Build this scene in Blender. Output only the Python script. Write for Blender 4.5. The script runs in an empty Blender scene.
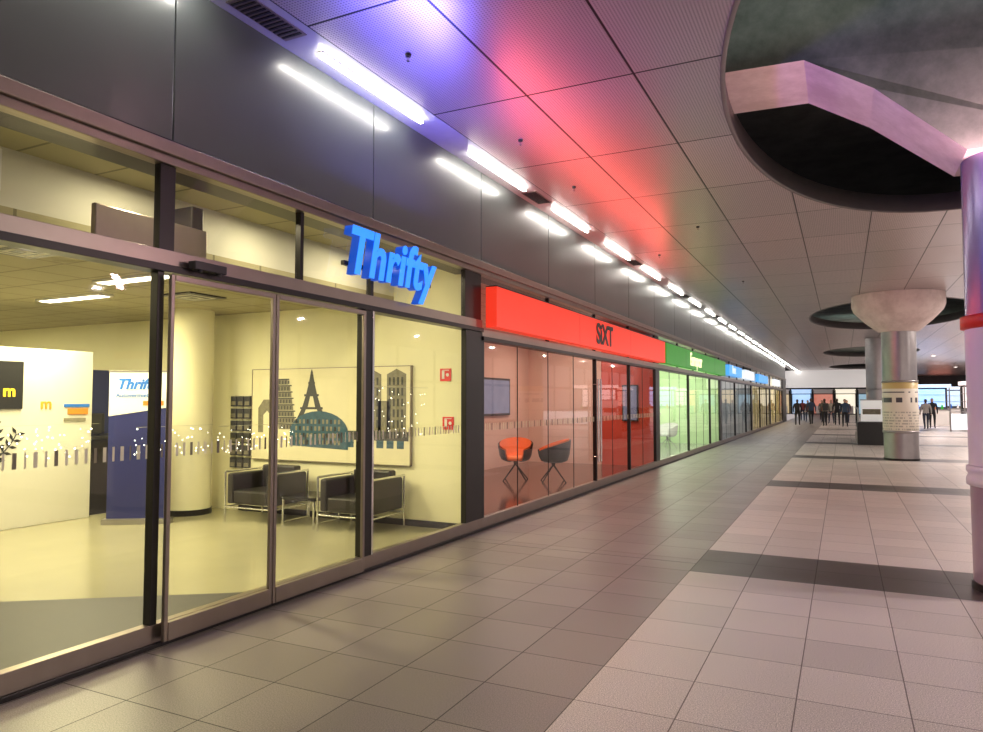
import bpy, math, random
from mathutils import Vector, Matrix
random.seed(7)
D=bpy.data; S=bpy.context.scene
S.view_settings.view_transform='Standard'
COL=S.collection
FX=-4.07   # facade plane
# ---------------------------------------------------------------- materials
def newmat(name):
    m=D.materials.new(name); m.use_nodes=True
    nt=m.node_tree; nt.nodes.clear()
    out=nt.nodes.new('ShaderNodeOutputMaterial')
    return m,nt,out
def Mth(nt,op,a,b=None,c=None):
    n=nt.nodes.new('ShaderNodeMath'); n.operation=op
    for i,v in enumerate((a,b,c)):
        if v is None: continue
        if isinstance(v,(int,float)): n.inputs[i].default_value=v
        else: nt.links.new(v,n.inputs[i])
    return n.outputs[0]
def Mix(nt,f,a,b):
    n=nt.nodes.new('ShaderNodeMix'); n.data_type='RGBA'
    for i,v in ((0,f),(6,a),(7,b)):
        if isinstance(v,(int,float)): n.inputs[i].default_value=v
        elif isinstance(v,tuple): n.inputs[i].default_value=(*v,1)
        else: nt.links.new(v,n.inputs[i])
    return n.outputs[2]
def PM(name,col,rough=.5,metal=0,var=.12,scale=6,emi=None,es=0,coat=0,bump=0):
    m,nt,out=newmat(name)
    b=nt.nodes.new('ShaderNodeBsdfPrincipled')
    tc=nt.nodes.new('ShaderNodeTexCoord'); nz=nt.nodes.new('ShaderNodeTexNoise')
    nz.inputs['Scale'].default_value=scale; nz.inputs['Detail'].default_value=4
    nt.links.new(tc.outputs['Object'],nz.inputs['Vector'])
    c=Mix(nt,nz.outputs[0],tuple(x*(1-var) for x in col),tuple(min(1,x*(1+var)) for x in col))
    nt.links.new(c,b.inputs['Base Color'])
    b.inputs['Roughness'].default_value=rough; b.inputs['Metallic'].default_value=metal
    if coat: b.inputs['Coat Weight'].default_value=coat
    if emi:
        b.inputs['Emission Color'].default_value=(*emi,1); b.inputs['Emission Strength'].default_value=es
    if bump:
        bp=nt.nodes.new('ShaderNodeBump'); bp.inputs['Strength'].default_value=bump
        nt.links.new(nz.outputs[0],bp.inputs['Height']); nt.links.new(bp.outputs[0],b.inputs['Normal'])
    nt.links.new(b.outputs[0],out.inputs[0])
    return m
def glassmat(name,tint=(.93,.94,.93),ior=1.5):
    m,nt,out=newmat(name)
    fr=nt.nodes.new('ShaderNodeFresnel'); fr.inputs[0].default_value=ior
    t=nt.nodes.new('ShaderNodeBsdfTransparent'); t.inputs[0].default_value=(*tint,1)
    g=nt.nodes.new('ShaderNodeBsdfGlossy'); g.inputs['Roughness'].default_value=.02
    mx=nt.nodes.new('ShaderNodeMixShader')
    nt.links.new(fr.outputs[0],mx.inputs[0]); nt.links.new(t.outputs[0],mx.inputs[1]); nt.links.new(g.outputs[0],mx.inputs[2])
    nt.links.new(mx.outputs[0],out.inputs[0]); return m
def xyz(nt):
    tc=nt.nodes.new('ShaderNodeTexCoord'); s=nt.nodes.new('ShaderNodeSeparateXYZ')
    nt.links.new(tc.outputs['Object'],s.inputs[0]); return tc,s.outputs[0],s.outputs[1],s.outputs[2]
def floormat():
    m,nt,out=newmat('granite_paving'); tc,x,y,z=xyz(nt); T=.5357
    tx=Mth(nt,'DIVIDE',Mth(nt,'ADD',x,1.33),T); ty=Mth(nt,'DIVIDE',Mth(nt,'SUBTRACT',y,6.9),T)
    fx=Mth(nt,'FRACT',tx); fy=Mth(nt,'FRACT',ty)
    jx=Mth(nt,'GREATER_THAN',Mth(nt,'ABSOLUTE',Mth(nt,'SUBTRACT',fx,.5)),.4935)
    jy=Mth(nt,'GREATER_THAN',Mth(nt,'ABSOLUTE',Mth(nt,'SUBTRACT',fy,.5)),.4935)
    j=Mth(nt,'MAXIMUM',jx,jy)
    lx=Mth(nt,'LESS_THAN',x,-1.33)
    band=Mth(nt,'LESS_THAN',Mth(nt,'FRACT',Mth(nt,'DIVIDE',Mth(nt,'SUBTRACT',y,6.9),7.5)),.14286)
    cv=nt.nodes.new('ShaderNodeCombineXYZ'); nt.links.new(Mth(nt,'FLOOR',tx),cv.inputs[0]); nt.links.new(Mth(nt,'FLOOR',ty),cv.inputs[1])
    wn=nt.nodes.new('ShaderNodeTexWhiteNoise'); nt.links.new(cv.outputs[0],wn.inputs['Vector'])
    nz=nt.nodes.new('ShaderNodeTexNoise'); nz.inputs['Scale'].default_value=150; nz.inputs['Detail'].default_value=2
    nt.links.new(tc.outputs['Object'],nz.inputs['Vector'])
    sp=Mth(nt,'MULTIPLY_ADD',Mth(nt,'SUBTRACT',nz.outputs[0],.5),2.6,.5); sp=Mth(nt,'MINIMUM',Mth(nt,'MAXIMUM',sp,0),1)
    nb=nt.nodes.new('ShaderNodeTexNoise'); nb.inputs['Scale'].default_value=1.3; nb.inputs['Detail'].default_value=3
    nt.links.new(tc.outputs['Object'],nb.inputs['Vector'])
    light=Mix(nt,sp,(.29,.25,.225),(.90,.80,.74))
    c=Mix(nt,band,light,Mix(nt,sp,(.035,.030,.027),(.14,.115,.105)))
    left=Mix(nt,sp,(.155,.132,.118),(.33,.285,.26))
    c=Mix(nt,lx,c,left)
    var=Mth(nt,'ADD',.82,Mth(nt,'ADD',Mth(nt,'MULTIPLY',wn.outputs[0],.20),Mth(nt,'MULTIPLY',nb.outputs[0],.2)))
    vm=nt.nodes.new('ShaderNodeVectorMath'); vm.operation='SCALE'; nt.links.new(c,vm.inputs[0]); nt.links.new(var,vm.inputs['Scale'])
    c=Mix(nt,j,vm.outputs[0],Mix(nt,Mth(nt,'MAXIMUM',lx,band),(.17,.14,.125),(.055,.046,.042)))
    b=nt.nodes.new('ShaderNodeBsdfPrincipled'); nt.links.new(c,b.inputs['Base Color'])
    r=Mth(nt,'ADD',.27,Mth(nt,'MULTIPLY',nb.outputs[0],.22)); nt.links.new(Mth(nt,'ADD',r,Mth(nt,'MULTIPLY',j,.3)),b.inputs['Roughness'])
    bp=nt.nodes.new('ShaderNodeBump'); bp.inputs['Strength'].default_value=.25; bp.inputs['Distance'].default_value=.004
    nt.links.new(Mth(nt,'SUBTRACT',1,j),bp.inputs['Height']); nt.links.new(bp.outputs[0],b.inputs['Normal'])
    nt.links.new(b.outputs[0],out.inputs[0]); return m
def ceilmat():
    m,nt,out=newmat('perforated_metal'); tc,x,y,z=xyz(nt)
    tx=Mth(nt,'DIVIDE',Mth(nt,'ADD',x,3.66),1.03); ty=Mth(nt,'DIVIDE',Mth(nt,'SUBTRACT',y,6.08),1.9)
    jx=Mth(nt,'GREATER_THAN',Mth(nt,'ABSOLUTE',Mth(nt,'SUBTRACT',Mth(nt,'FRACT',tx),.5)),.490)
    jy=Mth(nt,'GREATER_THAN',Mth(nt,'ABSOLUTE',Mth(nt,'SUBTRACT',Mth(nt,'FRACT',ty),.5)),.4945)
    j=Mth(nt,'MAXIMUM',jx,jy)
    cv=nt.nodes.new('ShaderNodeCombineXYZ'); nt.links.new(Mth(nt,'FLOOR',tx),cv.inputs[0]); nt.links.new(Mth(nt,'FLOOR',ty),cv.inputs[1])
    wn=nt.nodes.new('ShaderNodeTexWhiteNoise'); nt.links.new(cv.outputs[0],wn.inputs['Vector'])
    dx=Mth(nt,'SUBTRACT',Mth(nt,'FRACT',Mth(nt,'MULTIPLY',x,38)),.5); dy=Mth(nt,'SUBTRACT',Mth(nt,'FRACT',Mth(nt,'MULTIPLY',y,38)),.5)
    d=Mth(nt,'LESS_THAN',Mth(nt,'ADD',Mth(nt,'MULTIPLY',dx,dx),Mth(nt,'MULTIPLY',dy,dy)),.07)
    c=Mix(nt,wn.outputs[0],(.58,.51,.52),(.70,.62,.63))
    c=Mix(nt,Mth(nt,'MULTIPLY',d,.6),c,(.06,.055,.06))
    c=Mix(nt,j,c,(.012,.012,.012))
    b=nt.nodes.new('ShaderNodeBsdfPrincipled'); nt.links.new(c,b.inputs['Base Color'])
    b.inputs['Metallic'].default_value=.75
    nt.links.new(Mth(nt,'ADD',.29,Mth(nt,'MULTIPLY',wn.outputs[0],.09)),b.inputs['Roughness'])
    nt.links.new(b.outputs[0],out.inputs[0]); return m
def intceil(name,col,T=.6):
    m,nt,out=newmat(name); tc,x,y,z=xyz(nt)
    jx=Mth(nt,'GREATER_THAN',Mth(nt,'ABSOLUTE',Mth(nt,'SUBTRACT',Mth(nt,'FRACT',Mth(nt,'DIVIDE',x,T)),.5)),.48)
    jy=Mth(nt,'GREATER_THAN',Mth(nt,'ABSOLUTE',Mth(nt,'SUBTRACT',Mth(nt,'FRACT',Mth(nt,'DIVIDE',y,T)),.5)),.48)
    c=Mix(nt,Mth(nt,'MAXIMUM',jx,jy),col,tuple(v*.5 for v in col))
    b=nt.nodes.new('ShaderNodeBsdfPrincipled'); nt.links.new(c,b.inputs['Base Color']); b.inputs['Roughness'].default_value=.8
    nt.links.new(b.outputs[0],out.inputs[0]); return m
def concretemat(name,lo,hi,sc=1.7,p0=.40,p1=.60):
    m,nt,out=newmat(name); tc,x,y,z=xyz(nt)
    nz=nt.nodes.new('ShaderNodeTexNoise'); nz.inputs['Scale'].default_value=sc; nz.inputs['Detail'].default_value=10; nz.inputs['Roughness'].default_value=.7
    nt.links.new(tc.outputs['Object'],nz.inputs['Vector'])
    rp=nt.nodes.new('ShaderNodeValToRGB'); nt.links.new(nz.outputs[0],rp.inputs[0])
    rp.color_ramp.elements[0].position=p0; rp.color_ramp.elements[0].color=(*lo,1)
    rp.color_ramp.elements[1].position=p1; rp.color_ramp.elements[1].color=(*hi,1)
    b=nt.nodes.new('ShaderNodeBsdfPrincipled'); nt.links.new(rp.outputs[0],b.inputs['Base Color']); b.inputs['Roughness'].default_value=.85
    bp=nt.nodes.new('ShaderNodeBump'); bp.inputs['Strength'].default_value=.2; nt.links.new(nz.outputs[0],bp.inputs['Height']); nt.links.new(bp.outputs[0],b.inputs['Normal'])
    nt.links.new(b.outputs[0],out.inputs[0]); return m
def postermat():
    m,nt,out=newmat('printed_poster'); tc,x,y,z=xyz(nt)
    ang=Mth(nt,'MULTIPLY',Mth(nt,'ARCTAN2',y,x),.43)
    def cells(cw,rh,th):
        cv=nt.nodes.new('ShaderNodeCombineXYZ'); nt.links.new(Mth(nt,'FLOOR',Mth(nt,'DIVIDE',ang,cw)),cv.inputs[0]); nt.links.new(Mth(nt,'FLOOR',Mth(nt,'DIVIDE',z,rh)),cv.inputs[1])
        wn=nt.nodes.new('ShaderNodeTexWhiteNoise'); nt.links.new(cv.outputs[0],wn.inputs['Vector'])
        return Mth(nt,'MULTIPLY',Mth(nt,'GREATER_THAN',wn.outputs[0],th),Mth(nt,'LESS_THAN',Mth(nt,'FRACT',Mth(nt,'DIVIDE',z,rh)),.5))
    small=cells(.025,.075,.4); big=cells(.05,.26,.35)
    head=Mth(nt,'MULTIPLY',Mth(nt,'GREATER_THAN',z,1.5),Mth(nt,'LESS_THAN',z,1.85))
    sel=Mth(nt,'ADD',Mth(nt,'MULTIPLY',big,head),Mth(nt,'MULTIPLY',Mth(nt,'MULTIPLY',small,.45),Mth(nt,'LESS_THAN',z,1.35)))
    c=Mix(nt,sel,(.86,.82,.70),(.07,.07,.08))
    c=Mix(nt,Mth(nt,'GREATER_THAN',z,1.93),c,(.70,.55,.22))
    b=nt.nodes.new('ShaderNodeBsdfPrincipled'); nt.links.new(c,b.inputs['Base Color']); b.inputs['Roughness'].default_value=.4
    nt.links.new(b.outputs[0],out.inputs[0]); return m

FLOOR=floormat(); CEIL=ceilmat(); POSTER=postermat()
CONC=concretemat('cast_concrete',(.13,.16,.14),(.30,.335,.30),1.6,.36,.64); CONCP=concretemat('pink_lit_concrete',(.62,.50,.48),(.80,.68,.66)); CONCD=concretemat('shaded_slab',(.012,.012,.012),(.035,.035,.033))  # CONCP has pink light, CONCD has shade, both put into the colour
GLASS=glassmat('clear_glass'); 
FRAME=PM('bronze_aluminium',(.30,.25,.22),.32,.85)
DARKF=PM('dark_aluminium',(.035,.032,.032),.35,.6)
BLACKP=PM('black_enamel_panel',(.080,.092,.090),.30,0,coat=.16,scale=1.5)
BLACKP.node_tree.nodes['Principled BSDF'].inputs['Coat Roughness'].default_value=.05
STRIP=PM('painted_soffit',(.42,.42,.43),.4,.2)
STEEL=PM('brushed_steel',(.36,.34,.34),.36,.85)
CHROME=PM('chrome',(.75,.75,.75),.12,1,var=.03)
TUBE=PM('tube_glow',(1,1,1),.5,emi=(1,.95,.86),es=42)
BLK=PM('black_leather',(.016,.014,.013),.38,scale=25,bump=.15)
BLKP=PM('black_plastic',(.015,.015,.016),.35)
CREAM=PM('cream_paint',(.85,.81,.56),.7,var=.03)
LINO=PM('shop_floor_resin',(.36,.335,.22),.2,var=.08,scale=2)
LINOD=PM('entrance_mat',(.05,.046,.046),.55,var=.2,scale=60)
WHITE=PM('white_paint',(.82,.80,.78),.6,var=.03)
PART=PM('partition_paint',(.62,.60,.52),.6,var=.03)
PINK=PM('red_bounce_wall',(.78,.50,.42),.5,var=.06,scale=1.2)  # white wall with reflected red light put into its colour
NAVY=PM('doorway_shade',(.02,.03,.14),.45)
INT1=intceil('mineral_ceiling_tiles',(.38,.34,.21))
INTW=intceil('mineral_ceiling_white',(.72,.70,.68))
# ---------------------------------------------------------------- mesh builder
class MB:
    def __init__(s): s.v=[];s.f=[];s.m=[];s.s=[];s.mats=[]
    def mi(s,m):
        if m not in s.mats: s.mats.append(m)
        return s.mats.index(m)
    def add(s,vs,fs,mat,sm=False):
        o=len(s.v); s.v+= [tuple(v) for v in vs]; k=s.mi(mat)
        for f in fs: s.f.append([i+o for i in f]); s.m.append(k); s.s.append(sm)
    def box(s,x0,x1,y0,y1,z0,z1,mat):
        vs=[(x0,y0,z0),(x1,y0,z0),(x1,y1,z0),(x0,y1,z0),(x0,y0,z1),(x1,y0,z1),(x1,y1,z1),(x0,y1,z1)]
        s.add(vs,[(0,3,2,1),(4,5,6,7),(0,1,5,4),(1,2,6,5),(2,3,7,6),(3,0,4,7)],mat)
    def poly(s,pts,mat): s.add(pts,[tuple(range(len(pts)))],mat)
    def prism(s,pts,vec,mat):
        n=len(pts); q=[tuple(Vector(p)+Vector(vec)) for p in pts]
        s.add(list(pts)+q,[tuple(range(n))[::-1],tuple(range(n,2*n))]+[(i,(i+1)%n,(i+1)%n+n,i+n) for i in range(n)],mat)
    def cyl(s,p0,p1,r0,r1,mat,n=16,caps=True):
        p0=Vector(p0);p1=Vector(p1);d=(p1-p0).normalized()
        a=d.orthogonal().normalized(); b=d.cross(a)
        vs=[p0+(a*math.cos(t)+b*math.sin(t))*r0 for t in [2*math.pi*i/n for i in range(n)]]
        vs+=[p1+(a*math.cos(t)+b*math.sin(t))*r1 for t in [2*math.pi*i/n for i in range(n)]]
        s.add(vs,[(i,(i+1)%n,(i+1)%n+n,i+n) for i in range(n)],mat,True)
        if caps: s.add(vs,[tuple(range(n))[::-1],tuple(range(n,2*n))],mat)
    def lathe(s,cx,cy,prof,mat,n=32,a0=0,a1=2*math.pi):
        full=abs(a1-a0-2*math.pi)<1e-6; k=n if full else n+1
        vs=[(cx+r*math.cos(a0+(a1-a0)*i/n),cy+r*math.sin(a0+(a1-a0)*i/n),z) for r,z in prof for i in range(k)]
        fs=[(j*k+i,j*k+(i+1)%k,(j+1)*k+(i+1)%k,(j+1)*k+i) for j in range(len(prof)-1) for i in range(n)]
        s.add(vs,fs,mat,True)
    def obj(s,name,bevel=0,loc=None,rotz=0):
        me=D.meshes.new(name); me.from_pydata(s.v,[],s.f); me.update()
        for m in s.mats: me.materials.append(m)
        me.polygons.foreach_set('material_index',s.m); me.polygons.foreach_set('use_smooth',s.s)
        o=D.objects.new(name,me); COL.objects.link(o)
        if loc: o.location=loc
        o.rotation_euler[2]=rotz
        if bevel:
            b=o.modifiers.new('bevel','BEVEL'); b.width=bevel; b.segments=2; b.limit_method='ANGLE'
        return o
def group(name,loc,kids):
    e=D.objects.new(name,None); COL.objects.link(e); e.location=loc; e.empty_display_size=.2
    for k in kids:
        k.parent=e; k.matrix_parent_inverse=Matrix.Translation(-Vector(loc))
    return e
def text(name,body,loc,size,rot,mat,ext=.01,shear=0,off=0,align='LEFT',sx=1,space=1):
    c=D.curves.new(name,'FONT'); c.body=body; c.size=size; c.extrude=ext; c.shear=shear; c.offset=off; c.align_x=align
    c.space_character=space
    c.materials.append(mat); o=D.objects.new(name,c); COL.objects.link(o); o.location=loc; o.rotation_euler=rot; o.scale=(sx,1,1); return o
def area(name,loc,rot,sx,sy,power,col):
    l=D.lights.new(name,'AREA'); l.shape='RECTANGLE'; l.size=sx; l.size_y=sy; l.energy=power; l.color=col
    o=D.objects.new(name,l); COL.objects.link(o); o.location=loc; o.rotation_euler=rot; return o
FACX=(math.pi/2,0,math.pi/2); FACY=(math.pi/2,0,0)
# ---------------------------------------------------------------- concourse shell
b=MB(); b.box(FX-.05,16,-8,100,-.2,0,FLOOR); b.obj('floor')
b=MB(); b.box(-4.0,-1.33,7.24,7.25,0,.003,STEEL); b.obj('trim_1')
H=4.5; EA,EB=2.5,4.8; EX=1.5; BAY=19.8; HB=BAY/2
b=MB()
for k in range(-1,5):
    cy=7.8+BAY*k; x0,x1,y0,y1=-3.66,13.0,cy-HB,cy+HB
    ang=[2*math.pi*i/72 for i in range(72)]+[math.atan2(yy-cy,xx-EX)%(2*math.pi) for xx in (x0,x1) for yy in (y0,y1)]
    ang=sorted(set(ang)); n=len(ang); ins=[];ou=[]
    for t in ang:
        c,s_=math.cos(t),math.sin(t)
        r=1/math.sqrt((c/EA)**2+(s_/EB)**2); ins.append((EX+r*c,cy+r*s_))
        R=min(((x1-EX) if c>0 else (EX-x0))/max(abs(c),1e-9),HB/max(abs(s_),1e-9)); ou.append((EX+R*c,cy+R*s_))
    vs=[(*p,H) for p in ins]+[(*p,H) for p in ou]+[(*p,H+.06) for p in ins]+[(*p,H+.06) for p in ou]
    b.add(vs,[(i,i+n,(i+1)%n+n,(i+1)%n) for i in range(n)]+[(i+2*n,(i+1)%n+2*n,(i+1)%n+3*n,i+3*n) for i in range(n)],CEIL)
b.obj('ceiling')
RIM=PM('opening_rim_metal',(.16,.14,.14),.4,.4)
for k in range(-1,5):
    cy=7.8+BAY*k; b=MB(); n=96
    prof=[(0,-.012),(.045,-.012),(.045,.0),(.03,.26),(0,.26),(0,-.012)]
    vs=[(EX+(EA-w+.02)*math.cos(2*math.pi*i/n),cy+(EB-w+.02)*math.sin(2*math.pi*i/n),H+z) for w,z in prof for i in range(n)]
    b.add(vs,[(j*n+i,j*n+(i+1)%n,(j+1)*n+(i+1)%n,(j+1)*n+i) for j in range(5) for i in range(n)],RIM,True)
    b.obj('ceiling_opening_rim')
b=MB(); b.box(FX-.3,-3.66,-8,96,H,H+.06,STRIP); b.obj('ceiling_strip')
b=MB(); b.box(-4.6,13,-8,18,6.1,6.4,CONCD); b.box(-4.6,13,18,97,6.1,6.4,CONC); b.box(-4.6,13,-7.2,-7,4.56,6.1,CONC); b.obj('ceiling_concrete_slab')  # near slab coloured almost black for the shade beyond the arm
for i in range(-1,32):
    y=4.53+2.65*i; b=MB()
    b.box(-3.853,-3.807,0,1.6,H-.012,H-.0005,WHITE); b.box(-3.848,-3.812,.005,1.595,H-.042,H-.012,TUBE)
    b.obj('ceiling_tube_lamp',loc=(0,y,0))
for i in range(0,10):
    y=3.65+5.3*i; b=MB(); b.box(-3.96,-3.74,0,.62,H-.008,H-.0005,FRAME)
    for j in range(12): b.box(-3.945,-3.755,.03+j*.048,.05+j*.048,H-.014,H-.008,DARKF)
    b.obj('air_grille',loc=(0,y,0))
for (x,y) in [(-3.2,4.9),(-3.15,7.1),(-3.2,9.0),(-2.1,12),(-3.2,14),(-2.1,18)]:
    b=MB(); b.cyl((0,0,H-.001),(0,0,H-.02),.028,.024,BLKP,12); b.cyl((0,0,H-.02),(0,0,H-.06),.009,.014,CHROME,8); b.obj('sprinkler_head',loc=(x,y,0))
SEAM=[-3.6+2.3*i for i in range(29)]
b=MB()
for i in range(len(SEAM)-1): b.box(FX-.04,FX+.02,SEAM[i]+.006,SEAM[i+1]-.006,3.37,H,BLACKP)
b.box(FX-.3,FX-.04,-3.6,61,3.2,H,DARKF)
b.obj('wall_left_fascia',bevel=.004)
b=MB()
b.box(FX-.05,FX+.05,-3.6,61,3.19,3.25,FRAME); b.box(FX-.05,FX+.08,-3.6,61,3.25,3.34,FRAME); b.box(FX-.05,FX+.03,-3.6,61,3.34,3.37,DARKF)
b.obj('trim_2',bevel=.006)
# ---------------------------------------------------------------- shopfront frames
def front(y0,y1,mull,head=2.46,rail=.15,idx=1,tmull=None):
    b=MB()
    b.box(FX-.06,FX+.05,y0,y1,0,.03,DARKF); b.box(FX-.04,FX+.03,y0,y1,.03,rail,FRAME)
    b.box(FX-.08,FX+.06,y0,y1,head,head+.05,DARKF); b.box(FX-.06,FX+.04,y0,y1,head+.05,head+.15,FRAME)
    for y,w in mull:
        d=.035 if w>.04 else .006
        b.box(FX-d,FX+d,y-w/2,y+w/2,rail,head,DARKF)
    for y,w in (tmull or []): b.box(FX-.04,FX+.02,y-w/2,y+w/2,head+.15,3.19,DARKF)
    fr=b.obj('window_frame_%d'%idx,bevel=.003)
    g=MB(); g.poly([(FX,y0,rail),(FX,y1,rail),(FX,y1,head),(FX,y0,head)],GLASS)
    g.poly([(FX,y0,head+.15),(FX,y1,head+.15),(FX,y1,3.19),(FX,y0,3.19)],GLASS)
    g.obj('window_%d'%idx); return fr
F1=front(-3.6,7.9,[(-3.5,.1),(-1.3,.06),(1.0,.06),(3.22,.05),(7.69,.42)],idx=1,tmull=[(-1.3,.05),(1.0,.05),(3.27,.12),(4.6,.04),(5.6,.04),(7.69,.42)])
F2=front(7.9,17.5,[(7.93,.06)]+[(y,.014) for y in (9.05,10.2,11.35,13.6,15.95)]+[(y,.045) for y in (12.5,14.8)]+[(17.3,.4)],head=2.36,idx=2,tmull=[(10.2,.04),(12.5,.04),(14.8,.04),(17.3,.4)])
for k in range(4):
    y=17.5+10*k
    front(y,y+10,[(y+1.25*i,.014) for i in (1,2,4,5,7)]+[(y+3.75,.045),(y+7.5,.045),(y+9.8,.4)],head=2.36,idx=3+k,tmull=[(y+2.3*i,.04) for i in range(1,4)]+[(y+9.8,.4)])
b=MB(); b.box(FX-.3,FX+.05,57.5,61,0,3.2,DARKF); b.obj('wall_left_pier')
def door(name,y0,y1,x,w=.03):
    b=MB()
    b.box(x-.015,x+.015,y0,y0+w,.04,2.44,FRAME); b.box(x-.015,x+.015,y1-w,y1,.04,2.44,FRAME)
    b.box(x-.02,x+.02,y0+w,y1-w,.04,.16,FRAME); b.box(x-.02,x+.02,y0+w,y1-w,2.40,2.44,FRAME)
    return b.obj(name,bevel=.004)
door('door_1',3.25,4.22,FX+.085); door('door_2',4.23,5.40,FX+.085)
b=MB(); b.box(FX-.04,FX+.05,5.44,5.58,.15,2.46,DARKF); b.box(FX+.05,FX+.06,5.56,5.59,.15,2.46,CHROME); b.obj('door_post',bevel=.004).parent=F1
b=MB(); b.box(0,.07,-.14,.14,-.03,.03,BLKP); b.cyl((.05,-.08,-.03),(.05,-.08,-.045),.02,.02,BLKP,10); b.cyl((.05,.08,-.03),(.05,.08,-.045),.02,.02,BLKP,10)
b.obj('door_motion_sensor',loc=(FX+.062,3.55,2.53),bevel=.008).parent=F1
FROST=PM('frosted_film',(.85,.83,.62),.6); FROSTD=PM('tinted_film',(.22,.2,.15),.6)
def strip(y0,y1,name,par,x=FX+.004,z=1.27):
    b=MB(); y=y0; i=0
    while y<y1:
        w=.010+.014*abs(math.sin(i*1.7)); 
        b.poly([(x,y,z-.045),(x,y+w,z-.045),(x,y+w,z+.045),(x,y,z+.045)],FROST if i%4 else FROSTD); y+=w+.04; i+=1
    b.obj(name).parent=par
strip(-1.2,7.4,'frosted_dash_strip',F1); strip(8.0,17.0,'frosted_dash_strip',F2)
b=MB()
for y in (12.42,12.58): 
    b.cyl((FX+.09,y,.5),(FX+.09,y,2.0),.018,.018,CHROME,12)
    for z in (.6,1.9): b.cyl((FX+.0,y,z),(FX+.09,y,z),.01,.01,CHROME,8)
b.obj('door_pull_handle').parent=F2
# ---------------------------------------------------------------- shop 1 interior
XB=-15.0
b=MB(); b.box(XB,FX-.05,-3.6,7.8,-.2,0,LINO); b.obj('floor_shop')
b=MB(); b.prism([(FX-.06,-3.5,.001),(FX-.06,4.75,.001),(-6.2,3.3,.001),(-9,1.2,.001),(-9,-3.5,.001)],(0,0,.004),LINOD); b.obj('floor_entrance_mat')
b=MB(); b.box(XB,-5.3,-3.6,7.8,2.9,2.98,INT1); b.box(-5.36,-5.3,-3.6,7.8,2.98,3.4,PART); b.box(-5.3,FX-.3,-3.6,7.8,3.4,3.46,INT1); b.obj('ceiling_shop')
b=MB(); b.box(XB,FX-.06,7.8,7.88,0,3.46,CREAM); b.obj('wall_right_shop')
b=MB(); b.box(XB-.1,XB,-3.6,7.8,0,3.46,CREAM); b.obj('wall_back_shop')
b=MB(); b.box(XB,FX-.06,-3.68,-3.6,0,3.46,CREAM); b.obj('wall_left_shop')
b=MB(); b.box(-9.45,-9.35,-1,6.4,0,2.28,PART); b.obj('wall_partition',bevel=.01)
b=MB(); b.box(-8.0,FX-.07,7.785,7.8,0,.08,DARKF); b.obj('baseboard_right')
b=MB(); b.cyl((-8.42,7.25,0),(-8.42,7.25,2.9),.31,.31,CREAM,40); b.cyl((-8.42,7.25,0),(-8.42,7.25,.08),.32,.32,DARKF,40); b.obj('interior_column')
LAMP=PM('panel_glow',(1,1,1),.5,emi=(1,.93,.72),es=7)
for (x,y) in [(-6.6,2.2),(-6.6,5.0),(-8.6,3.0),(-8.6,5.6),(-10.8,2.2),(-10.8,4.6),(-12.8,3.4),(-12.8,6.0),(-6.6,-.6)]:
    b=MB(); b.box(x-.62,x+.62,y-.1,y+.1,2.875,2.899,WHITE); b.box(x-.58,x+.58,y-.07,y+.07,2.868,2.876,LAMP)
    near=(x,y) in ((-6.6,5.0),(-8.6,5.6))
    k=b.obj('housing'); a=area('light',(x,y,2.86),(0,0,0),1.1,.14,112 if near else 46,(1,.89,.50)); group('recessed_ceiling_lamp',(x,y,2.9),[k,a])
for (x,y) in [(-4.75,3.8),(-4.75,5.2),(-4.75,6.6),(-4.75,1.5)]:
    b=MB(); b.cyl((x,y,3.399),(x,y,3.38),.09,.09,WHITE,20); b.cyl((x,y,3.38),(x,y,3.374),.07,.07,LAMP,20)
    k=b.obj('ring'); a=area('light',(x,y,3.37),(0,0,0),.13,.13,16,(1,.88,.55)); group('round_downlight',(x,y,3.4),[k,a])
for (x,y) in [(-6.3,3.6),(-7.9,2.6),(-9.2,4.6),(-7.2,6.2)]:
    b=MB(); b.box(x-.28,x+.28,y-.28,y+.28,2.885,2.899,DARKF)
    for j in range(5): w=.25-j*.05; b.box(x-w,x+w,y-w,y+w,2.882-j*.003,2.884-j*.003,PART if j%2 else DARKF)
    b.obj('ceiling_air_diffuser')
b=MB(); b.box(-5.2,-4.75,1.2,2.6,2.93,3.2,WHITE); 
for j in range(6): b.box(-4.749,-4.745,1.3+j*.2,1.45+j*.2,3.0,3.04,DARKF)
b.obj('air_curtain',bevel=.02)
b=MB(); b.box(-5.28,-4.9,4.2,4.32,2.75,3.25,DARKF); b.box(-4.9,-4.85,3.3,4.32,2.7,3.05,FRAME); b.obj('ventilation_duct',bevel=.01)
def armchair(x):
    b=MB(); w=.78
    b.box(-w/2+.1,w/2-.1,-.32,.2,.24,.42,BLK); b.box(-w/2+.1,w/2-.1,.2,.34,.24,.72,BLK)
    b.box(-w/2,-w/2+.1,-.33,.34,.24,.64,BLK); b.box(w/2-.1,w/2,-.33,.34,.24,.64,BLK)
    body=b.obj('cushions',bevel=.025)
    b=MB()
    for sx in (-1,1):
        X=sx*(w/2+.02)
        for yy in (-.34,.34):
            b.cyl((X,yy,0),(X,yy,.66),.014,.014,CHROME,10)
        b.cyl((X,-.34,.66),(X,.34,.66),.014,.014,CHROME,10); b.cyl((X,-.34,.2),(X,.34,.2),.012,.012,CHROME,10)
    for yy in (-.34,.34): b.cyl((-w/2-.02,yy,.2),(w/2+.02,yy,.2),.012,.012,CHROME,10)
    f=b.obj('frame')
    e=D.objects.new('armchair',None); COL.objects.link(e); e.location=(x,7.30,0); body.parent=e; f.parent=e
armchair(-6.98); armchair(-5.42)
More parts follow.
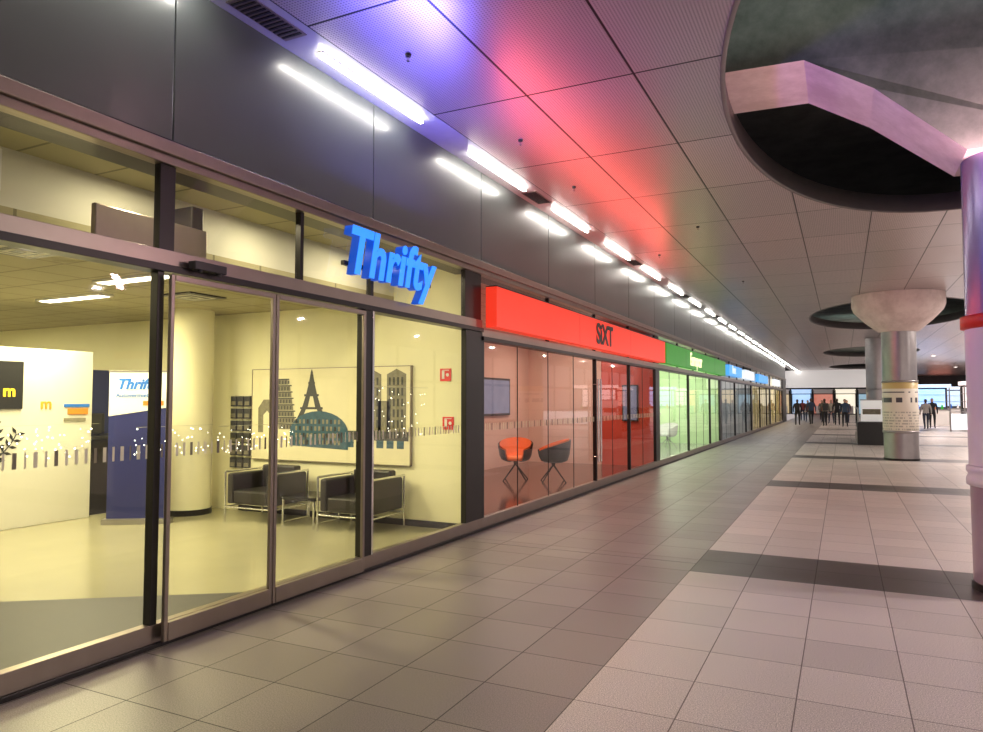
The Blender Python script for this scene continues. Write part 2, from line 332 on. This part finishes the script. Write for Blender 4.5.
b=MB(); b.box(-.27,.27,-.27,.27,.36,.39,glassmat('table_glass',(.5,.52,.5),1.6)); b.box(-.27,.27,-.27,.27,.345,.36,DARKF)
for sx in (-.25,.25):
    for sy in (-.25,.25): b.cyl((sx,sy,0),(sx,sy,.345),.014,.014,CHROME,10)
    b.cyl((sx,-.25,.06),(sx,.25,.06),.01,.01,CHROME,8)
b.obj('side_table',loc=(-6.2,7.28,0))
# framed travel collage
CANV=PM('canvas_print',(.78,.72,.50),.6,var=.08,scale=3); INK=PM('ink_dark',(.05,.05,.05),.6,var=.3,scale=20); INKB=PM('ink_blue',(.03,.09,.14),.6,var=.5,scale=12); INKM=PM('ink_grey',(.22,.20,.14),.6,var=.5,scale=16)
py=7.75
b=MB(); b.box(-7.72,-5.0,py,7.795,.77,2.05,CANV); fr=b.obj('canvas')
b=MB()
for a in ((-7.73,-7.72,.76,2.06),(-5.0,-4.99,.76,2.06)): b.box(a[0],a[1],py-.006,7.795,a[2],a[3],FRAME)
b.box(-7.73,-4.99,py-.006,7.795,.76,.77,FRAME); b.box(-7.73,-4.99,py-.006,7.795,2.05,2.06,FRAME); fr2=b.obj('border')
b=MB(); Y=py-.003
def P(pts,mat,l=0): b.poly([(x,Y-l*.001,z) for x,z in pts],mat)
for i in range(8):
    x=-7.05-.018*i; z=1.2+i*.09; w=.16-(.03 if i==7 else 0)
    P([(x-w,z),(x+w,z),(x+w-.01,z+.07),(x-w-.01,z+.07)],INKM); P([(x-w-.02,z+.068),(x+w+.02,z+.068),(x+w+.02,z+.085),(x-w-.02,z+.085)],INK,1)
    for j in range(5): xx=x-w+.04+j*.055; P([(xx,z+.01),(xx+.025,z+.01),(xx+.025,z+.06),(xx,z+.06)],INK,2)
L=[(.26,1.35),(.17,1.5),(.10,1.68),(.05,1.85),(.018,2.0),(.004,2.04)]
cx=-6.62
for s_ in (-1,1):
    for (w0,z0),(w1,z1) in zip(L[:-1],L[1:]):
        t0=min(w0,.10);t1=min(w1,.08)
        P([(cx+s_*w0,z0),(cx+s_*w1,z1),(cx+s_*(w1-t1),z1),(cx+s_*(w0-t0),z0)],INK)
for z,w in ((1.5,.2),(1.68,.13),(1.85,.06)): P([(cx-w,z-.015),(cx+w,z-.015),(cx+w,z+.015),(cx-w,z+.015)],INK,1)
pts=[(-7.0,.98),(-5.98,.94)]+[(-6.49+.51*math.cos(t),1.16+.30*math.sin(t)) for t in [math.pi*i/14 for i in range(15)]]
P(pts,INKB,3)
for r in range(4):
    for j in range(12): xx=-6.9+j*.068; z=1.0+r*.095; P([(xx,z),(xx+.035,z),(xx+.035,z+.06),(xx,z+.06)],INKM if (j+r)%3 else BLKP,4)
for x0 in (-5.75,-5.36):
    P([(x0,1.2),(x0+.30,1.2),(x0+.30,1.95),(x0+.15,2.02),(x0,1.95)],INKM)
    for j in range(4):
        for k in range(5): P([(x0+.03+j*.065,1.25+k*.14),(x0+.06+j*.065,1.25+k*.14),(x0+.06+j*.065,1.35+k*.14),(x0+.03+j*.065,1.35+k*.14)],INK,1)
P([(-5.5,1.2),(-5.3,1.2),(-5.3,1.6),(-5.5,1.6)],INKM); P([(-6.0,1.08),(-5.02,1.08),(-5.02,1.2),(-6.0,1.2)],INK)
for j in range(6): x0=-6.0+j*.16; P([(x0,.98),(x0+.11,.98),(x0+.11,1.08),(x0,1.08)],INKB)
P([(-7.6,1.15),(-7.25,1.15),(-7.25,1.5),(-7.32,1.62),(-7.5,1.62),(-7.6,1.5)],INKM)
P([(-7.5,1.15),(-7.36,1.15),(-7.36,1.4),(-7.43,1.46),(-7.5,1.4)],CANV,1)
ink=b.obj('landmark_print'); group('framed_travel_collage',(-6.36,7.77,1.41),[fr,fr2,ink])
b=MB()
for i in range(3):
    for j in range(6):
        x=-8.16+i*.135; z=.62+j*.18
        b.box(x,x+.11,7.76,7.8,z,z+.15,INK); b.box(x+.012,x+.098,7.757,7.76,z+.02,z+.075,INKM)
b.obj('postcard_wall_display')
REDS=PM('safety_red',(.75,.03,.02),.4)
for (x,z) in ((-4.5,1.93),(-4.46,1.32)):
    b=MB(); b.box(x-.08,x+.08,7.79,7.8,z-.08,z+.08,REDS)
    b.box(x-.05,x-.015,7.786,7.79,z-.05,z+.05,WHITE); b.cyl((x+.03,7.79,z),(x+.03,7.786,z),.022,.022,WHITE,12); b.box(x-.05,x+.05,7.786,7.79,z+.055,z+.062,WHITE)
    b.obj('fire_safety_sign')
# roll-up banner
BLUEP=PM('banner_blue',(.02,.025,.13),.4,var=.3,scale=1.5); BLUT=PM('logo_blue',(.02,.16,.6),.4); ORG=PM('logo_orange',(.8,.22,.02),.4)
b=MB(); b.box(-.39,.39,-.01,.01,.06,1.98,BLUEP); b.box(-.39,.39,-.014,.0145,1.52,1.98,WHITE); b.box(-.40,.40,-.02,.02,1.98,2.0,STEEL)
b.box(-.42,.42,-.09,.09,0,.07,STEEL)
b.prism([(-.39,-.016,1.4),(.39,-.016,1.52),(-.39,-.016,1.52)],(0,.002,0),WHITE)
k=b.obj('panel',bevel=.004); t=text('logo_text','Thrifty',(-.04,-.018,1.76),.19,FACY,BLUT,.002,.3,.007,'CENTER'); t2=text('slogan_text','Autovermietung',(-.04,-.018,1.65),.08,FACY,BLUT,.001,0,.001,'CENTER')
b=MB(); b.box(.04,.30,-.018,-.016,1.54,1.60,ORG); t3=b.obj('badge')
e=D.objects.new('roll_up_banner',None); COL.objects.link(e); e.location=(-8.30,6.35,0); e.rotation_euler[2]=math.radians(32)
for q in (k,t,t2,t3): q.parent=e
b=MB(); b.box(-10.9,-10.8,6.4,7.8,0,2.1,NAVY); b.obj('doorway_shade_panel')  # dark sheet stands in for the shade inside the opening
b=MB(); b.box(-10.2,-9.5,6.5,7.3,0,1.05,DARKF); b.box(-10.25,-9.45,6.45,7.35,1.05,1.1,BLKP); b.box(-10.0,-9.7,6.8,6.84,1.12,1.42,BLKP); b.box(-9.9,-9.8,6.8,6.84,1.1,1.13,BLKP); b.obj('reception_desk',bevel=.01)
YEL=PM('yellow_reflection',(.9,.6,.03),.4,emi=(1,.65,.05),es=.4)
b=MB(); b.box(-9.35,-9.32,4.9,5.45,1.50,2.10,BLKP); k=b.obj('screen',bevel=.006)
t=text('letter','m',(-9.315,5.20,1.66),.20,FACX,YEL,.003,0,.006); group('m_reflection_screen',(-9.33,5.15,1.8),[k,t])  # reflected m sign modelled as a solid screen and letter
YEL2=PM('amber_reflection',(.55,.32,.02),.5)
t=text('letter','m',(-9.34,5.68,1.5),.20,FACX,YEL2,.003,0,.004); t.name='wall_letter_reflection'  # second reflected m, set on the partition as a solid letter
b=MB()
def leafcurve(y0,z0,ang,n,l):
    y,z=y0,z0
    for i in range(n):
        y2=y+l*math.cos(ang);z2=z+l*math.sin(ang)
        b.cyl((-9.345,y,z),(-9.345,y2,z2),.008,.007,BLKP,6)
        for s_ in (-1,1):
            a=ang+s_*1.0; c,s2=math.cos(a),math.sin(a)
            b.poly([(-9.343,y2,z2),(-9.343,y2+.05*c-.02*s2,z2+.05*s2+.02*c),(-9.343,y2+.11*c,z2+.11*s2),(-9.343,y2+.05*c+.02*s2,z2+.05*s2-.02*c)],BLKP)
        y,z=y2,z2; ang+=.12
leafcurve(5.1,.75,1.2,6,.09); leafcurve(5.1,.85,.6,5,.09); leafcurve(5.05,.7,1.9,6,.09)
b.obj('leaf_branch_wall_decal')
b=MB(); b.box(-9.35,-9.335,6.05,6.33,1.42,1.5,ORG); b.box(-9.35,-9.335,6.0,6.35,1.52,1.56,BLUT); b.box(-9.35,-9.335,6.0,6.3,1.33,1.37,INKM); b.obj('partner_logo_plaque')
# fairy lights draped inside the shopfront
FAIRY=PM('fairy_glow',(1,1,.9),.5,emi=(1,.95,.75),es=9.0)
b=MB(); WIRE=PM('clear_wire',(.5,.48,.35),.5)
for (xa,ya,yb,zt,drop,rr) in ((-9.2,4.6,6.4,1.28,.42,.011),(-7.9,6.0,7.2,1.26,.35,.009),(-4.55,6.1,7.45,1.75,.55,.006),(-5.3,4.9,6.0,1.35,.25,.006)):
    n=int((yb-ya)/.07)
    for i in range(n):
        y=ya+i*.07
        for q in range(random.randint(1,5)):
            z=zt-drop*random.random()**.8; r=rr*random.uniform(.7,1.1)
            yy=y+random.uniform(-.03,.03)
            b.add([(xa+r,yy,z),(xa-r,yy,z),(xa,yy+r,z),(xa,yy-r,z),(xa,yy,z+r),(xa,yy,z-r)],[(0,2,4),(2,1,4),(1,3,4),(3,0,4),(2,0,5),(1,2,5),(3,1,5),(0,3,5)],FAIRY)
    b.cyl((xa,ya,zt+.01),(xa,yb,zt+.01),.002,.002,WIRE,5)
b.obj('fairy_lights')
# first sign - blue letters
BLUE=PM('blue_neon',(.02,.15,.8),.4,emi=(.03,.27,1.0),es=1.25,var=.3,scale=12); BLUES=PM('blue_neon_side',(.01,.05,.3),.4,emi=(.005,.07,.5),es=.9)
t=text('letters','Thrifty',(FX+.16,5.02,2.76),.60,FACX,BLUE,.0,.26,.016,sx=.86,space=1.03); t.data.extrude=.004
t2=text('letter_returns','Thrifty',(FX+.11,5.02,2.76),.60,FACX,BLUES,.045,.26,.014,sx=.86,space=1.03)
b=MB(); b.box(FX+.03,FX+.07,5.1,6.6,2.83,2.87,DARKF); k=b.obj('mounting_rail')
a=area('sign_boost_light',(FX+.32,5.7,3.20),(math.pi,math.radians(52),0),.25,1.7,85,(.16,.14,1))  # added lamp boosts the blue wash of the letters on the ceiling
group('blue_letter_sign',(FX+.15,5.8,2.9),[t,t2,k,a])
def signbox(name,y0,y1,z0,z1,face,lcol,power,label=None,tcol=None,ty=0,ts=.4,off=.008,depth=.2,shear=0):
    b=MB(); b.box(FX+.045,FX+depth,y0,y1,z0,z1,face); b.box(FX+.045,FX+depth+.004,y0,y1,z1,z1+.015,DARKF)
    n=int((y1-y0)/2.4)
    for i in range(1,n): 
        y=y0+(y1-y0)*i/n; b.box(FX+depth,FX+depth+.0015,y-.004,y+.004,z0,z1,DARKF)
    k=[b.obj('box',bevel=.004)]
    if label: k.append(text('lettering',label,(FX+depth+.006,ty,z0+.10),ts,FACX,tcol,.004,shear,off))
    if power: k.append(area('sign_boost_light',(FX+depth+.04,(y0+y1)/2,z1+.03),(math.pi,math.radians(40),0),.1,y1-y0,power,lcol))  # added lamp above the box boosts its colour wash on the ceiling
    group(name,(FX+.1,(y0+y1)/2,(z0+z1)/2),k)
SR=PM('sign_red',(.6,.03,.01),.35,emi=(1,.045,.018),es=.75); SG=PM('sign_green',(.03,.3,.02),.35,emi=(.025,.32,.02),es=.6); SB=PM('sign_blue',(.02,.2,.5),.35,emi=(.10,.45,1),es=.9); SW=PM('sign_white',(.8,.8,.8),.4,emi=(.8,.9,1),es=.9); TYE=PM('text_pale',(.9,.9,.6),.4,emi=(1,1,.55),es=1.2)
signbox('red_fascia_sign',7.98,17.42,2.53,3.04,SR,(1,.13,.10),75,'SiXT',BLKP,12.0,.50,.016)
signbox('green_fascia_sign',17.55,27.4,2.53,3.04,SG,(.15,1,.15),0,'Europcar',TYE,20.6,.50,.014)
signbox('blue_fascia_sign',28.4,32.2,2.6,3.0,SB,(.2,.5,1),0,'Hertz',SW,29.2,.42,.01)
signbox('white_fascia_sign',33.5,37.0,2.6,3.0,SW,(.8,.9,1),0)
signbox('blue_fascia_sign',39.0,44.0,2.6,3.0,SB,(.2,.5,1),0)
signbox('white_fascia_sign',48.5,53.0,2.6,3.0,SW,(.8,.9,1),0)
# ---------------------------------------------------------------- other shop interiors
def room(y0,y1,xb,wall,back,floorm,lcol,power,hc=3.0,end=None):
    b=MB(); b.box(xb,FX-.05,y0,y1,-.2,0,floorm); b.obj('floor_shop')
    b=MB(); b.box(xb,FX-.3,y0,y1,hc+.2,hc+.26,INTW); b.obj('ceiling_shop')
    b=MB(); b.box(xb-.08,xb,y0,y1,0,hc+.2,back); b.obj('wall_back_shop')
    b=MB(); b.box(xb,FX-.08,y0,y0+.06,0,hc+.2,wall); b.obj('wall_left_shop')
    b=MB(); b.box(xb,FX-.08,y1-.06,y1,0,hc+.2,end or wall); b.obj('wall_right_shop')
    n=max(2,int((y1-y0)/2.5))
    for i in range(n):
        y=y0+(y1-y0)*(i+.5)/n; x=(xb+FX)/2
        b=MB(); b.box(x-.62,x+.62,y-.1,y+.1,hc+.17,hc+.199,WHITE); b.box(x-.58,x+.58,y-.07,y+.07,hc+.163,hc+.17,LAMP)
        k=b.obj('housing'); a=area('light',(x,y,hc+.155),(0,0,0),1.1,.14,power,lcol); group('recessed_ceiling_lamp',(x,y,hc+.2),[k,a])
RFL=PM('red_brown_floor',(.12,.04,.03),.12)
REDW=PM('vermilion_wall',(.72,.075,.04),.40,var=.12,scale=.8)
room(7.92,17.5,-7.5,REDW,PINK,RFL,(1,.82,.64),47,end=REDW)
b=MB(); b.box(-7.5,-5.5,17.40,17.438,0,3.2,PINK); b.obj('wall_panel')
SCR=PM('screen_glow',(.1,.1,.12),.2,emi=(.20,.22,.34),es=.6,var=.5,scale=3)
for y in (14.6,):
    b=MB(); b.box(-7.5,-7.44,y,y+1.5,1.25,2.15,BLKP); b.box(-7.44,-7.435,y+.05,y+1.45,1.3,2.1,SCR); b.obj('wall_display_screen')
b=MB(); b.box(-4.95,-4.55,17.38,17.43,1.1,2.0,BLKP); b.box(-4.92,-4.58,17.375,17.38,1.13,1.97,SCR); b.obj('wall_display_screen')
GRN=PM('mint_wall',(.66,.85,.50),.5,var=.05); GFL=PM('grey_floor',(.30,.30,.28),.2)
room(17.52,27.5,-6.8,GRN,WHITE,GFL,(.90,1,.78),90)
room(27.52,37.5,-7,WHITE,WHITE,GFL,(.75,.9,1),20)
room(37.52,47.5,-7,CREAM,WHITE,GFL,(1,.8,.5),40)
room(47.52,57.5,-7,CREAM,CREAM,GFL,(1,.75,.4),70)
def tub(x,y,rot,inner,outer,leg):
    b=MB(); n=24
    def shell(off,mat,flip):
        rows=[(.0,.42),(.16,.40),(.25,.44),(.29,.55),(.31,.70),(.325,.85)]
        vs=[];fs=[]
        for j,(r,z) in enumerate(rows):
            for i in range(n+1):
                a=-math.pi*.82+2*math.pi*.82*i/n
                cz=z
                if j>2:
                    k=math.cos(a*.55)**1.3; cz=.44+(z-.44)*(.42+.58*k)
                vs.append(((r+off)*math.cos(a+math.pi/2),(r+off)*math.sin(a+math.pi/2),cz-(.02 if off else 0)))
        for j in range(len(rows)-1):
            for i in range(n):
                q=(j*(n+1)+i,j*(n+1)+i+1,(j+1)*(n+1)+i+1,(j+1)*(n+1)+i); fs.append(q[::-1] if flip else q)
        b.add(vs,fs,mat,True)
    shell(0,inner,False); shell(.035,outer,True)
    b.lathe(0,0,[(0,.40),(.24,.40),(.26,.43),(.24,.48),(0,.49)],inner,24)
    s=b.obj('shell')
    b=MB(); b.cyl((0,0,.3),(0,0,.41),.03,.05,leg,12)
    for i in range(4):
        a=math.pi/4+i*math.pi/2; b.cyl((0,0,.33),(.33*math.cos(a),.33*math.sin(a),0),.016,.012,leg,8)
    l=b.obj('legs'); e=D.objects.new('tub_chair',None); COL.objects.link(e); e.location=(x,y,0); e.rotation_euler[2]=rot; s.parent=e; l.parent=e
ORC=PM('orange_upholstery',(.90,.20,.04),.6)
tub(-5.98,13.2,math.radians(20),ORC,BLKP,BLKP); tub(-5.2,13.3,math.radians(-65),ORC,BLKP,BLKP)
tub(-5.4,21.5,math.radians(-20),WHITE,WHITE,STEEL); tub(-5.4,24.5,math.radians(-20),WHITE,WHITE,STEEL)
b=MB(); b.box(-6.7,-6.1,24,26.4,0,1.1,GRN); b.box(-6.75,-6.05,23.95,26.45,1.1,1.15,WHITE); b.obj('service_counter',bevel=.01)
b=MB(); b.box(-7.4,-6.9,9.5,11.5,0,1.1,PINK); b.box(-7.42,-6.85,9.45,11.55,1.1,1.15,BLKP); b.obj('service_counter',bevel=.01)
# ---------------------------------------------------------------- columns
LIL=PM('lilac_enamel',(.26,.23,.40),.25,.4); WRAP=PM('white_wrap',(.80,.68,.69),.35,var=.1,scale=3); PURP=PM('mauve_enamel',(.45,.32,.38),.3,.3)
for k in range(0,3):
    cy=7.4+14.9*k; cx=1.4; near=(k==0)
    b=MB(); top=3.75 if near else (4.49 if k==2 else 3.55)
    b.cyl((0,0,0),(0,0,top),.42,.42,LIL if near else STEEL,48); b.cyl((0,0,0),(0,0,.06),.435,.435,DARKF,48)
    if near:
        b.lathe(0,0,[(.421,.06),(.423,.87)],PURP,48)
        b.lathe(0,0,[(.42,2.22),(.46,2.23),(.46,2.33),(.42,2.34)],REDS,48); b.lathe(0,0,[(.428,1.05),(.428,2.22)],WRAP,48)
        b.lathe(0,0,[(.42,.87),(.45,.88),(.45,.94),(.435,.97),(.45,1.0),(.45,1.04),(.42,1.05)],WRAP,48)
        p=[(-.42,3.7),(-1.1,4.32),(-1.65,4.68),(-5.2,4.80),(-5.2,6.1),(5.2,6.1),(5.2,4.80),(1.65,4.68),(1.1,4.32),(.42,3.7)]  # arm ends lengthened out of view to block light spilling past
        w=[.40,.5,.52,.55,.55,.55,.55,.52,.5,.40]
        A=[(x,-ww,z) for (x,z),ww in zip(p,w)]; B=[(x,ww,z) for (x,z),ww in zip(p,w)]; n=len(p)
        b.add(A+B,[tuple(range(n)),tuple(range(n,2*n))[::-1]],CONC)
        b.add(A+B,[(i,i+n,(i+1)%n+n,(i+1)%n) for i in range(n)],CONCP)  # pink light on the underside put into the concrete colour
    else:
        b.lathe(0,0,[(.42,2.1),(.44,2.1),(.44,2.16),(.42,2.16)],STEEL,48); b.lathe(0,0,[(.42,.74),(.44,.74),(.44,.8),(.42,.8)],STEEL,48)
        if k==1:
            b.lathe(0,0,[(.42,.80),(.432,.81),(.432,2.09),(.42,2.10)],POSTER,48)
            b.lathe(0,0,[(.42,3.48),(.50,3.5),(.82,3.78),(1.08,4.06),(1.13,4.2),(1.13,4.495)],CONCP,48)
    b.obj('round_column',loc=(cx,cy,0))
m=MB(); m.box(1.25,1.55,6.86,6.98,3.22,3.30,DARKF); m.box(1.36,1.44,6.93,6.99,3.1,3.22,DARKF); q=m.obj('housing')
a=area('light',(1.3,6.80,3.34),(math.pi,math.radians(-55),0),.28,.12,24,(1,.55,.62)); group('added_pink_uplight',(1.4,6.9,3.26),[q,a])  # pink fill lamp and housing added to brighten the capital underside
for k in range(-1,4):
    cy=7.8+BAY*k; y=cy-5.9; m=MB(); m.box(.0,3.0,y-.12,y+.12,4.565,4.66,DARKF); q=m.obj('housing')
    a=area('light',(1.5,y+.02,4.68),(math.radians(122),0,0),2.8,.2,95 if k==0 else 45,(.80,1,.94)); group('void_fill_light',(1.5,y,4.6),[q,a])  # fill lamp added out of view to light the concrete above
# ---------------------------------------------------------------- far end & right side
WHG=PM('glowing_white',(.8,.8,.8),.5,emi=(.8,.78,.75),es=.35)
b=MB(); b.box(-8,4.2,74,74.4,2.86,4.5,WHG); b.obj('wall_back_fascia')  # plain white fascia, its brightness put in as material glow
b=MB(); b.box(-12,16,95,95.3,0,6,DARKF); b.obj('wall_back')
b=MB(); b.box(-12,FX-.3,61,61.2,0,4.5,WHITE); b.obj('wall_left_return')
cols=[(1,.75,.4),(.4,.65,1),(1,.3,.2),(1,.9,.7),(.5,.8,1)]
for i in range(8):
    x=-8+i*2.4; c=cols[i%5]; m=PM('lit_shop_%d'%i,(.5,.5,.5),.5,emi=c,es=.9 if i%2 else .5,var=.4,scale=3)
    b=MB(); b.box(x,x+2.2,93.6,94.9,0,.1,DARKF); b.box(x,x+2.2,94.6,94.9,.1,2.4,m); b.box(x,x+.08,93.6,94.9,.1,2.9,DARKF); b.box(x+2.12,x+2.2,93.6,94.9,.1,2.9,DARKF); b.box(x,x+2.2,93.6,94.9,2.5,3.0,m if i%2 else WHITE)
    b.box(x+.3,x+1.9,93.7,94.2,.1,1.0,WHITE)
    b.obj('distant_shopfront')
def stall(x,y,c,w=2.6,es=1.1):
    m=PM('stall_glow',(.6,.6,.6),.5,emi=c,es=es,var=.3,scale=4); b=MB()
    for sx in (-w/2,w/2):
        for sy in (-.7,.7): b.cyl((sx,sy,0),(sx,sy,2.5),.04,.04,STEEL,8)
    b.box(-w/2-.1,w/2+.1,-.8,.8,2.5,2.7,m); b.box(-w/2,w/2,-.7,-.2,0,1.0,WHITE); b.box(-w/2-.05,w/2+.05,-.75,-.15,1.0,1.05,STEEL)
    for j in range(3): b.box(-w/2,w/2,.45,.62,1.1+j*.45,1.13+j*.45,STEEL)
    b.box(-w/2,w/2,.62,.7,0,2.5,DARKF); b.box(-w/2+.1,w/2-.1,.60,.62,1.2,2.4,m)
    for i in range(5): b.cyl((-w/2+.4+i*.45,-.45,1.05),(-w/2+.4+i*.45,-.45,1.35),.08,.05,[REDS,BLUT,WHITE,ORG,SG][i],10)
    b.obj('market_stall',loc=(x,y,0))
stall(5.0,56,(.25,.5,1),es=1.5); stall(8.6,56,(1,.40,.32)); stall(5.6,64,(.9,.95,1)); stall(7.4,48,(1,.80,.76),es=1.5); stall(8,66,(.5,.7,1))
b=MB()
for i in range(4):
    b.box(-.05,.05,i*1.4,i*1.4+.05,0,1.0,STEEL); b.box(-.02,.02,i*1.4+.05,i*1.4+1.4,.1,.92,SW)
b.box(-.04,.04,0,5.6,1.0,1.05,STEEL); b.obj('lit_floor_barrier',loc=(5.0,44,0),rotz=math.radians(-80))  # glowing barrier stands in for a brightly lit stretch of floor
b=MB(); b.box(-.5,.5,0,.9,0,.82,BLKP); b.box(-.45,.45,.05,.85,.82,.84,DARKF)
b.box(-.5,-.42,.9,6,0,.25,STEEL); b.box(.42,.5,.9,6,0,.25,STEEL)
b.box(-.47,-.45,.9,6,.25,1.3,GLASS); b.box(.45,.47,.9,6,.25,1.3,GLASS); b.cyl((-.46,.3,1.32),(-.46,6,1.32),.035,.035,STEEL,10); b.cyl((.46,.3,1.32),(.46,6,1.32),.035,.035,STEEL,10)
b.cyl((-.46,.3,.8),(-.46,.3,1.32),.03,.03,STEEL,8); b.cyl((.46,.3,.8),(.46,.3,1.32),.03,.03,STEEL,8)
b.box(-.36,.36,.83,.88,.84,1.62,WHG); b.box(-.38,.38,.82,.89,1.62,1.66,STEEL); b.box(-.3,.3,.825,.83,1.1,1.3,INKM)
for i in range(6): b.box(-.42,.42,.9+i*.8,1.65+i*.8,0,.03+.012*i,STEEL)
b.obj('escalator_balustrade',loc=(.95,29.2,0),bevel=.006)
b=MB()
for i in range(20): b.box(12.9,13.0,20+i*3.8,20.12+i*3.8,0,4.5,DARKF)
b.box(12.9,13,20,94,0,.3,DARKF); b.box(12.9,13,20,94,2.6,2.75,DARKF); b.obj('wall_right_mullions')
# ---------------------------------------------------------------- pedestrians
SKIN=PM('skin',(.55,.33,.24),.55,var=.05); HAIR=PM('hair',(.05,.03,.02),.6)
def person(x,y,rot,h,top,trou,stride=.2,bag=False,swing=.2):
    J=[];R=[];E=[]
    def j(p,r,par=None):
        J.append(p);R.append(r); 
        if par is not None: E.append((par,len(J)-1))
        return len(J)-1
    pel=j((0,0,.95),.15); wa=j((0,0,1.12),.13,pel); ch=j((0,0,1.33),.16,wa); nb=j((0,0,1.46),.08,ch); nk=j((0,.01,1.53),.052,nb); hd=j((0,.02,1.60),.078,nk); ht=j((0,.015,1.69),.088,hd); j((0,.01,1.745),.05,ht)
    for s_ in (-1,1):
        f=stride*s_
        hp=j((s_*.10,0,.90),.098,pel); kn=j((s_*.11,f*.55+.03,.50),.062,hp); an=j((s_*.11,f*.95-.02,.09),.042,kn); j((s_*.125,f*.95+.13,.04),.038,an)
        sh=j((s_*.19,0,1.40),.07,ch); el=j((s_*.25,-swing*s_*.5-.02,1.13),.048,sh); wr=j((s_*.25,-swing*s_+.07,.90),.034,el); j((s_*.245,-swing*s_+.10,.82),.032,wr)
    me=D.meshes.new('b'); me.from_pydata(J,E,[]); o=D.objects.new('b',me); COL.objects.link(o)
    o.modifiers.new('s','SKIN'); sv=me.skin_vertices[0].data
    for i,r in enumerate(R): sv[i].radius=(r,r*.82 if i<4 else r)
    sv[0].use_root=True
    ss=o.modifiers.new('u','SUBSURF'); ss.levels=2; ss.render_levels=2
    dg=bpy.context.evaluated_depsgraph_get(); m2=D.meshes.new_from_object(o.evaluated_get(dg)); D.objects.remove(o)
    for m in (top,trou,SKIN,HAIR,BLKP): m2.materials.append(m)
    for p in m2.polygons:
        c=p.center; p.use_smooth=True
        if c.z>1.50: p.material_index=3 if (c.z>1.70 or c.y<.0) else 2
        elif abs(c.x)>.18 and c.z<.89: p.material_index=2
        elif c.z<.09: p.material_index=4
        elif c.z<.92: p.material_index=1
        else: p.material_index=0
    o=D.objects.new('body',m2); COL.objects.link(o)
    b=MB()
    b.add([(0,.125,1.60),(-.014,.095,1.60),(.014,.095,1.60),(0,.09,1.65)],[(0,1,3),(0,3,2),(0,2,1)],SKIN)
    for s_ in (-1,1): b.cyl((s_*.03,.09,1.655),(s_*.03,.097,1.655),.008,.006,BLKP,8); b.cyl((s_*.078,.01,1.63),(s_*.092,.01,1.63),.022,.016,SKIN,8)
    b.box(-.02,.02,.085,.092,1.563,1.57,REDS)
    if bag: b.box(-.15,.15,-.28,-.12,1.02,1.42,BLKP)
    f=b.obj('face_details')
    e=D.objects.new('pedestrian',None); COL.objects.link(e); e.location=(x,y,0); e.rotation_euler[2]=rot; e.scale=(h/1.78,)*3; o.parent=e; f.parent=e
CL=[PM('coat_%d'%i,c,.8) for i,c in enumerate([(.02,.02,.025),(.10,.05,.05),(.04,.07,.13),(.28,.05,.05),(.16,.15,.13),(.4,.37,.34)])]
JE=PM('denim',(.03,.04,.07),.8)
pp=[(-2.7,51,0,1.75),(-2.35,58,3.1,1.7),(-1.95,53,.3,1.82),(-1.3,58,3.0,1.65),(-1.05,50,.2,1.78),(-.75,55.5,2.9,1.72),(-.35,52,0,1.8),(.25,57,3.2,1.7),(.1,49,3.1,1.76),(-2.9,62,.1,1.74),(-1.6,66,3.1,1.7),(4.2,47,.1,1.75),(4.7,49,3.1,1.8)]
for i,(x,y,r,h) in enumerate(pp): person(x,y,r,h,CL[i%6],JE if i%2 else CL[0],.22 if i%3 else .05,i%4==0,.18 if i%3 else .03)
# ---------------------------------------------------------------- fill lights added to brighten the concourse (right-hand bays)
WARM=PM('fill_glow',(1,1,1),.5,emi=(1,.88,.80),es=6)
for k in range(-1,5):
    for (dx,dy) in ((5.2,0),(8.6,3.7),(8.6,-3.7)):
        x=dx; y=7.8+14.9*k+dy
        b=MB(); b.cyl((x,y,H-.001),(x,y,H-.05),.16,.15,WHITE,24); b.cyl((x,y,H-.05),(x,y,H-.055),.12,.12,WARM,24); q=b.obj('ring')
        l=D.lights.new('spot','AREA'); l.shape='DISK'; l.size=.22; l.energy=220; l.color=(1,.86,.78)
        o=D.objects.new('light',l); COL.objects.link(o); o.location=(x,y,H-.06); group('fill_downlight',(x,y,H),[q,o])
w=D.worlds.new('World'); S.world=w; w.use_nodes=True; bg=w.node_tree.nodes['Background']; bg.inputs[0].default_value=(.62,.54,.54,1); bg.inputs[1].default_value=.78
# camera
cam=D.cameras.new('camera'); co=D.objects.new('camera',cam); COL.objects.link(co); S.camera=co
cam.sensor_fit='HORIZONTAL'; cam.sensor_width=36; cam.lens=36*710/983; cam.clip_end=300
co.location=(0,0,1.6); psi=math.radians(26.3); phi=math.radians(2.82)
F=Vector((-math.sin(psi)*math.cos(phi),math.cos(psi)*math.cos(phi),math.sin(phi)))
co.rotation_euler=F.to_track_quat('-Z','Y').to_euler()
